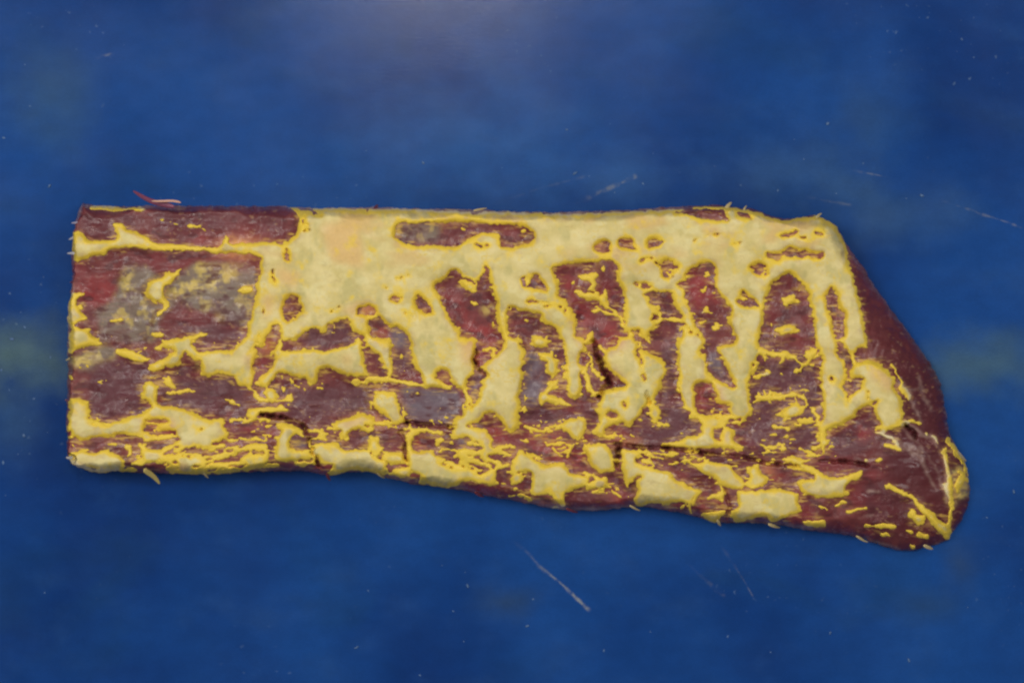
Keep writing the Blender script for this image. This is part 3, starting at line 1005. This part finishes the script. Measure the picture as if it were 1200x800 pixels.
def table_material():
    m = bpy.data.materials.new('blue_table')
    m.use_nodes = True
    nt = m.node_tree
    N, L = nt.nodes, nt.links
    b = N['Principled BSDF']
    tc = N.new('ShaderNodeTexCoord')
    P = tc.outputs['Object']

    def noise(scale, detail=3, stretch=None, dist=0.0):
        n = N.new('ShaderNodeTexNoise')
        n.inputs['Scale'].default_value = scale
        n.inputs['Detail'].default_value = detail
        n.inputs['Distortion'].default_value = dist
        if stretch:
            mp = N.new('ShaderNodeMapping')
            mp.inputs['Scale'].default_value = stretch
            L.new(P, mp.inputs['Vector'])
            L.new(mp.outputs['Vector'], n.inputs['Vector'])
        else:
            L.new(P, n.inputs['Vector'])
        return n.outputs['Fac']

    def mrange(v, a, b_, c=0.0, d=1.0, smooth=True):
        r = N.new('ShaderNodeMapRange')
        r.interpolation_type = 'SMOOTHSTEP' if smooth else 'LINEAR'
        r.inputs['From Min'].default_value = a
        r.inputs['From Max'].default_value = b_
        r.inputs['To Min'].default_value = c
        r.inputs['To Max'].default_value = d
        L.new(v, r.inputs['Value'])
        return r.outputs['Result']

    def math_(op, a, b_):
        n = N.new('ShaderNodeMath')
        n.operation = op
        for i, v in enumerate((a, b_)):
            if isinstance(v, (int, float)):
                n.inputs[i].default_value = v
            else:
                L.new(v, n.inputs[i])
        return n.outputs[0]

    def vec(op, a, b_=None):
        n = N.new('ShaderNodeVectorMath')
        n.operation = op
        for i, v in enumerate((a, b_)):
            if v is None:
                continue
            if isinstance(v, tuple):
                n.inputs[i].default_value = v
            else:
                L.new(v, n.inputs[i])
        return n

    def mix(fac, a, b_):
        n = N.new('ShaderNodeMix')
        n.data_type = 'RGBA'
        if isinstance(fac, float):
            n.inputs[0].default_value = fac
        else:
            L.new(fac, n.inputs[0])
        for i, v in ((6, a), (7, b_)):
            if isinstance(v, tuple):
                n.inputs[i].default_value = v
            else:
                L.new(v, n.inputs[i])
        return n.outputs[2]

    def rgb(c):
        v = lin(c)
        return (float(v[0]), float(v[1]), float(v[2]), 1)

    col = mix(mrange(noise(4.5, 3), 0.35, 0.65), rgb((11, 50, 110)), rgb((23, 70, 136)))
    col = mix(math_('MULTIPLY', mrange(noise(26, 4, (1, 1.3, 1)), 0.5, 0.8), 0.35), col, rgb((38, 76, 132)))
    col = mix(math_('MULTIPLY', mrange(noise(9, 4, (1, 1.6, 1), 0.6), 0.52, 0.78), 0.35), col, rgb((24, 60, 96)))
    # pale worn specks
    sp = math_('MULTIPLY', mrange(noise(210, 2), 0.66, 0.78), mrange(noise(7, 2), 0.48, 0.7))
    col = mix(math_('MULTIPLY', sp, 0.45), col, rgb((120, 146, 170)))

    # soft blotches of other tone, each with its own place and shape
    def blotch(cx, cy, rx, ry, c, k, col):
        f = (CAM_Z) / (CAM_Z - REF_Z)
        x, y = (cx - 600) * S * f, -(cy - 400) * S * f
        d = vec('SUBTRACT', P, (x, y, 0.0)).outputs[0]
        d = vec('DIVIDE', d, (rx * S, ry * S, 1.0)).outputs[0]
        n = math_('ADD', vec('LENGTH', d).outputs[1], math_('MULTIPLY', noise(30, 4), 1.2))
        fac = math_('MULTIPLY', mrange(n, 1.75, 0.35), k)
        return mix(fac, col, rgb(c))
    col = blotch(0, 418, 170, 62, (82, 106, 106), 0.9, col)
    col = blotch(1160, 426, 140, 50, (70, 98, 112), 0.85, col)
    col = blotch(720, 215, 110, 40, (58, 92, 140), 0.5, col)
    col = blotch(930, 200, 140, 60, (56, 90, 132), 0.5, col)
    col = blotch(560, 180, 260, 110, (38, 86, 148), 0.8, col)  # broad glow over the upper middle, painted as lighter blue
    col = blotch(60, 110, 80, 90, (58, 88, 104), 0.45, col)
    col = blotch(1080, 710, 60, 30, (40, 66, 92), 0.5, col)
    col = blotch(1125, 660, 30, 45, (56, 70, 78), 0.5, col)
    col = blotch(590, 705, 55, 26, (50, 66, 74), 0.55, col)
    col = blotch(1040, 250, 130, 60, (60, 90, 124), 0.5, col)
    col = blotch(1020, 140, 70, 60, (52, 76, 100), 0.4, col)
    col = blotch(15, 490, 60, 70, (62, 92, 116), 0.4, col)

    # knife scratches
    def scratch(ax, ay, bx, by, w, k, col, c=(150, 150, 140)):
        f = (CAM_Z) / (CAM_Z - REF_Z)
        A = np.array([(ax - 600) * S * f, -(ay - 400) * S * f])
        B = np.array([(bx - 600) * S * f, -(by - 400) * S * f])
        ln = float(np.linalg.norm(B - A))
        u = (B - A) / ln
        d = vec('SUBTRACT', P, (float(A[0]), float(A[1]), 0.0)).outputs[0]
        al = vec('DOT_PRODUCT', d, (float(u[0]), float(u[1]), 0.0)).outputs[1]
        ac = vec('DOT_PRODUCT', d, (float(-u[1]), float(u[0]), 0.0)).outputs[1]
        ac = math_('ADD', ac, math_('MULTIPLY', math_('SUBTRACT', noise(18, 2), 0.5), 0.006))
        a1 = math_('MULTIPLY', mrange(al, 0.0, ln * 0.8), mrange(al, ln, ln * 0.93))
        wn = mrange(noise(70, 4), 0.3, 0.7, 0.15, 1.25)
        cr = mrange(math_('DIVIDE', math_('ABSOLUTE', ac, 0.0), wn), w * S, w * S * 0.1)
        br = mrange(noise(150, 4), 0.38, 0.62, 0.05, 0.75)
        fac = math_('MULTIPLY', math_('MULTIPLY', a1, cr), math_('MULTIPLY', br, k))
        return mix(fac, col, rgb(c))
    for s in ((597, 630, 692, 717, 4.2, 0.9), (668, 243, 748, 205, 5.0, 0.6), (1085, 228, 1200, 268, 2.6, 0.4),
              (840, 630, 884, 700, 3.4, 0.3), (800, 655, 850, 700, 5, 0.18), (990, 200, 1040, 208, 2.4, 0.4),
              (570, 240, 690, 205, 3, 0.15), (110, 70, 135, 62, 3, 0.4), (940, 230, 1000, 240, 3, 0.3)):
        col = scratch(*s, col)
    gr = mrange(noise(420, 3, (1, 2.6, 1)), 0.35, 0.65, 0.95, 1.05, False)
    g2 = mrange(noise(55, 5, (1, 1.6, 1)), 0.35, 0.65, 0.94, 1.06, False)
    vs = vec('SCALE', col)
    L.new(math_('MULTIPLY', gr, g2), vs.inputs['Scale'])
    col = vs.outputs[0]
    L.new(col, b.inputs['Base Color'])
    r = mrange(noise(14, 4, (1, 1.2, 1)), 0.3, 0.7, 0.17, 0.22)
    L.new(r, b.inputs['Roughness'])
    b.inputs['Specular IOR Level'].default_value = 0.3
    bp = N.new('ShaderNodeBump')
    bp.inputs['Strength'].default_value = 0.05
    bp.inputs['Distance'].default_value = 0.0006
    h = math_('ADD', noise(260, 4, (1, 2.5, 1)), math_('MULTIPLY', noise(40, 3), 1.5))
    L.new(h, bp.inputs['Height'])
    L.new(bp.outputs['Normal'], b.inputs['Normal'])
    return m


bm = bmesh.new()
bmesh.ops.create_cube(bm, size=1.0)
bmesh.ops.scale(bm, verts=bm.verts, vec=(2.4, 1.7, 0.03))
bmesh.ops.translate(bm, verts=bm.verts, vec=(0, 0.15, -0.015))
bmesh.ops.bevel(bm, geom=bm.edges[:], offset=0.004, segments=2, affect='EDGES')
me = bpy.data.meshes.new('table')
bm.to_mesh(me)
bm.free()
me.materials.append(table_material())
table = bpy.data.objects.new('table', me)
COL.objects.link(table)
table['kind'] = 'structure'

# ------------------------------------------------------------------ the cut of beef
meat = bpy.data.objects.new('beef_rib_loin', None)
COL.objects.link(meat)
meat.empty_display_size = 0.05
meat['label'] = 'long raw beef slab with yellow fat and dark red muscle on the blue table'
meat['category'] = 'meat'


def grid_part(name, P, Nn, colour, quads, mat, label=None, stuff=False):
    ii, jj = np.nonzero(quads)
    if len(ii) < 4:
        return None
    W = gx.shape[1]
    idx = np.stack([ii * W + jj, (ii + 1) * W + jj, (ii + 1) * W + jj + 1, ii * W + jj + 1], 1)
    used, inv = np.unique(idx.ravel(), return_inverse=True)
    me = bpy.data.meshes.new(name)
    nv, nf = len(used), len(ii)
    me.vertices.add(nv)
    me.vertices.foreach_set('co', P.reshape(-1, 3)[used].astype(np.float32).ravel())
    me.loops.add(nf * 4)
    me.loops.foreach_set('vertex_index', inv.astype(np.int32))
    me.polygons.add(nf)
    me.polygons.foreach_set('loop_start', np.arange(0, nf * 4, 4, dtype=np.int32))
    me.update(calc_edges=True)
    me.polygons.foreach_set('use_smooth', np.ones(nf, bool))
    a = me.color_attributes.new('surface_colour', 'FLOAT_COLOR', 'POINT')
    v = np.ones((nv, 4), np.float32)
    v[:, :3] = colour.reshape(-1, 3)[used]
    a.data.foreach_set('color', v.ravel())
    me.normals_split_custom_set_from_vertices(Nn.reshape(-1, 3)[used].astype(np.float32))
    me.materials.append(mat)
    o = bpy.data.objects.new(name, me)
    COL.objects.link(o)
    o.parent = meat
    if label:
        o['label'] = label
    if stuff:
        o['kind'] = 'stuff'
    return o


PL, NL = surface(z_lean)
PF, NF = surface(z_fat)
ql = lidg[:-1, :-1]
for k, nm in enumerate(lean_parts):
    sel = quad_body & (ql == k)
    if 0 < k and sel.sum() < 60:
        quad_fold = sel
        ql = np.where(sel, 0, ql)
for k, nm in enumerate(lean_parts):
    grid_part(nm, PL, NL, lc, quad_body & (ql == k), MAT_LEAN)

Fq = np.maximum(np.maximum(F[:-1, :-1], F[1:, :-1]), np.maximum(F[:-1, 1:], F[1:, 1:]))
quad_fat = quad_body & (Fq > -0.22)
# rim quads just outside a traced region take the id of the nearest region inside
ff = np.where(mask > 0.35, fidg, -1)
for _ in range(3):
    g = ff.copy()
    for sy, sx in ((0, 1), (0, -1), (1, 0), (-1, 0)):
        r = np.roll(np.roll(ff, sy, 0), sx, 1)
        g = np.where((g < 0) & (r >= 0), r, g)
    ff = g
qf = np.maximum(ff[:-1, :-1], 0)
for k in range(1, len(fat_parts)):
    if (quad_fat & (qf == k)).sum() < 80:
        qf = np.where(qf == k, 0, qf)
for k, nm in enumerate(fat_parts):
    grid_part(nm, PF, NF, fc, quad_fat & (qf == k), MAT_FAT, stuff=(k == 0))

print('fat share', float((mask * ins).sum() / ins.sum()))
# ------------------------------------------------------------------ shreds hanging off the cut


def shred(name, path, widths, colour, mat, z0=0.03, z1=0.02, seed=1):
    rnd = random.Random(seed)
    bm = bmesh.new()
    rings = []
    n = len(path)
    for i, ((px, py), w) in enumerate(zip(path, widths)):
        t = i / (n - 1)
        z = z0 + (z1 - z0) * t
        x, y, z = place(px, py, z)
        a = path[min(i + 1, n - 1)]
        b = path[max(i - 1, 0)]
        d = Vector((a[0] - b[0], -(a[1] - b[1]), 0)).normalized()
        s = Vector((-d.y, d.x, 0))
        ring = []
        for k in range(8):
            an = k * math.pi / 4
            r = w * S * 0.5 * rnd.uniform(0.85, 1.15)
            ring.append(bm.verts.new(Vector((x, y, z)) + s * (r * math.cos(an)) + Vector((0, 0, r * 0.5 * math.sin(an)))))
        rings.append(ring)
    for a, b in zip(rings, rings[1:]):
        for k in range(8):
            bm.faces.new((a[k], a[(k + 1) % 8], b[(k + 1) % 8], b[k]))
    bm.faces.new(rings[0][::-1])
    bm.faces.new(rings[-1])
    bmesh.ops.recalc_face_normals(bm, faces=bm.faces)
    me = bpy.data.meshes.new(name)
    bm.to_mesh(me)
    bm.free()
    for p in me.polygons:
        p.use_smooth = True
    plain_colour(me, colour)
    me.materials.append(mat)
    o = bpy.data.objects.new(name, me)
    COL.objects.link(o)
    o.parent = meat
    m = o.modifiers.new('smooth', 'SUBSURF')
    m.levels = m.render_levels = 1
    return o


shred('meat_shred', [(155, 223), (163, 228), (171, 233), (180, 237), (192, 239), (206, 243)], [2, 5, 6, 7, 8, 5], (120, 62, 84), MAT_LEAN, 0.03, 0.045)
shred('fat_shred', [(176, 235.5), (190, 236), (204, 235), (213, 238)], [2, 3, 3.5, 3], (196, 150, 130), MAT_FAT, 0.046, 0.046, 2)
shred('fat_shred', [(168, 549), (175, 554), (182, 559), (188, 568)], [8, 7, 6, 2.5], (214, 190, 110), MAT_FAT, 0.03, 0.006, 3)
shred('fat_shred', [(88, 278), (84, 279), (80, 281)], [5, 3, 2], (190, 186, 190), MAT_FAT, 0.03, 0.02, 4)
shred('fat_shred', [(88, 297), (83, 296.5), (78, 297)], [5, 3, 1.5], (190, 186, 190), MAT_FAT, 0.03, 0.02, 5)
shred('fat_shred', [(92, 261), (87, 261), (83, 261.5)], [4, 2.5, 1.5], (180, 170, 185), MAT_FAT, 0.03, 0.02, 6)
shred('fat_shred', [(86, 535), (80, 537), (77, 535)], [6, 4, 2], (200, 190, 180), MAT_FAT, 0.02, 0.012, 7)
shred('fat_shred', [(1122, 528), (1128, 536), (1133, 541)], [3, 4, 2], (150, 140, 120), MAT_FAT, 0.02, 0.012, 8)

rs = random.Random(21)
for n, (px, py, dx, dy, lean) in enumerate(((240, 555, 4, 5, 0), (384, 557, 3, 6, 1), (445, 556, 6, 4, 0), (560, 578, 7, 4, 1), (668, 597, 9, 3, 1),
                                            (742, 594, 8, 4, 0), (842, 611, 3, 5, 0), (905, 615, 9, 3, 0), (1008, 630, 9, 5, 0), (1086, 640, 7, 3, 0),
                                            (852, 243, 5, -6, 0), (872, 246, 3, -5, 0), (958, 254, 5, -4, 0), (440, 244, 3, -4, 1), (560, 246, 10, -2, 0),
                                            (81, 420, -4, 2, 0), (80, 470, -4, -2, 1), (86, 330, -4, 1, 1))):
    w = rs.uniform(3.0, 5.5)
    pts = [(px - dx * 0.6, py - dy * 0.6), (px + dx * 0.2, py + dy * 0.3), (px + dx * 0.7 + rs.uniform(-1, 1), py + dy * 0.8), (px + dx * 1.1, py + dy)]
    shred('meat_shred' if lean else 'fat_shred', pts, [w * 0.8, w, w * 0.6, 1.2], (116, 54, 56) if lean else (208, 186, 128),
          MAT_LEAN if lean else MAT_FAT, 0.022, 0.006, 30 + n)

# ------------------------------------------------------------------ crumbs of fat on the table
m = bpy.data.materials.new('dried_fat')
m.use_nodes = True
nt = m.node_tree
b = nt.nodes['Principled BSDF']
b.inputs['Roughness'].default_value = 0.7
nz = nt.nodes.new('ShaderNodeTexNoise')
nz.inputs['Scale'].default_value = 500
rp = nt.nodes.new('ShaderNodeValToRGB')
rp.color_ramp.elements[0].color = (*[float(v) for v in lin((42, 80, 130))], 1)
rp.color_ramp.elements[1].color = (*[float(v) for v in lin((98, 124, 158))], 1)
nt.links.new(nz.outputs['Fac'], rp.inputs['Fac'])
nt.links.new(rp.outputs['Color'], b.inputs['Base Color'])
MAT_CRUMB = m


def crumb_mesh(seed):
    rnd = random.Random(seed)
    bm = bmesh.new()
    bmesh.ops.create_icosphere(bm, subdivisions=2, radius=1)
    for v in bm.verts:
        v.co *= rnd.uniform(0.7, 1.15)
        v.co.z *= 0.3
        v.co.y *= 0.6
    zmin = min(v.co.z for v in bm.verts)
    for v in bm.verts:
        v.co.z -= zmin
    me = bpy.data.meshes.new('crumb')
    bm.to_mesh(me)
    bm.free()
    for p in me.polygons:
        p.use_smooth = True
    me.materials.append(MAT_CRUMB)
    return me


crumb_meshes = [crumb_mesh(s) for s in range(4)]
SPECKS = [(28, 75, 2.6), (34, 126, 2.4), (4, 162, 3), (430, 177, 2), (589, 195, 2.2), (764, 178, 2.2), (754, 215, 2.4),
          (1061, 233, 2.4), (944, 188, 3.4), (3, 432, 3), (42, 465, 3), (4, 543, 3.4), (23, 365, 2.2), (625, 700, 2.4),
          (51, 694, 2), (491, 791, 2.6), (542, 750, 2.6), (707, 762, 2.6), (763, 740, 2.4), (1134, 711, 2.8), (1157, 606, 2.6),
          (902, 762, 2.4), (852, 744, 2.6), (30, 385, 3), (12, 455, 2.4), (36, 492, 2.2), (20, 530, 2.6), (60, 420, 2.4),
          (55, 505, 2), (8, 580, 2.2), (980, 228, 2.6), (913, 222, 3), (930, 163, 2), (1010, 190, 2), (516, 662, 2.2),
          (545, 672, 2), (530, 715, 2.4), (430, 690, 2), (690, 205, 2.2), (720, 225, 2)]
CRUMBS = [(58, 218, 3.4, 'pale fat crumb on the table above the upper left corner of the beef'),
          (496, 191, 3.4, 'pale fat crumb on the blue table above the oval muscle patch in the fat cover'),
          (664, 152, 2.8, 'faint pale crumb highest above the middle of the beef'),
          (674, 203, 3.8, 'pale crumb at the left end of the short scratch above the beef'),
          (970, 145, 2.8, 'lone pale crumb on clean table far above the right end of the beef'),
          (1080, 229, 3.8, 'bright crumb at the start of the long scratch at upper right'),
          (14, 397, 3.6, 'pale crumb on the greenish blotch left of the beef'),
          (28, 510, 3.2, 'pale crumb on the table beside the lower left end of the beef'),
          (548, 686, 3.8, 'pale crumb left of the bold diagonal scratch below the beef'),
          (418, 758, 3.2, 'pale crumb near the bottom edge, farthest left below the beef'),
          (618, 733, 3.0, 'pale crumb just below the bold diagonal scratch'),
          (973, 741, 3.2, 'bright crumb on the table below the rounded end of the beef'),
          (1065, 773, 2.8, 'pale crumb lowest toward the bottom right corner of the table'),
          (1188, 576, 3.2, 'pale crumb right of the rounded tip of the beef')]
for i, (px, py, r, lab) in enumerate(CRUMBS):
    o = bpy.data.objects.new('fat_crumb', crumb_meshes[i % 4])
    COL.objects.link(o)
    x, y, z = place(px, py, 0.0)
    o.location = (x, y, 0.0)
    o.scale = (r * S * random.uniform(0.6, 1.1), r * S * random.uniform(0.5, 1.0), r * S * 0.6)
    o.rotation_euler = (0, 0, random.uniform(0, 6.28))
    o['label'] = lab
    o['category'] = 'crumb'
    o['group'] = 'fat crumbs scattered over the blue table'
bm = bmesh.new()
for i, (px, py, r) in enumerate(SPECKS):
    x, y, z = place(px + random.uniform(-2, 2), py + random.uniform(-2, 2), 0.0)
    r *= random.uniform(0.35, 0.75)
    an = random.uniform(0, 3.1)
    n = 7
    top = bm.verts.new((x, y, r * S * 0.25))
    ring = []
    for k in range(n):
        q = k * 2 * math.pi / n
        rr = r * S * random.uniform(0.6, 1.2)
        u, v = rr * math.cos(q), rr * 0.6 * math.sin(q)
        ring.append(bm.verts.new((x + u * math.cos(an) - v * math.sin(an), y + u * math.sin(an) + v * math.cos(an), 0.0001)))
    for k in range(n):
        bm.faces.new((top, ring[k], ring[(k + 1) % n]))
me = bpy.data.meshes.new('fat_specks')
bm.to_mesh(me)
bm.free()
me.materials.append(MAT_CRUMB)
o = bpy.data.objects.new('fat_specks', me)
COL.objects.link(o)
o['kind'] = 'stuff'
o['label'] = 'tiny dried fat specks sprinkled over the blue table'
o['category'] = 'specks'
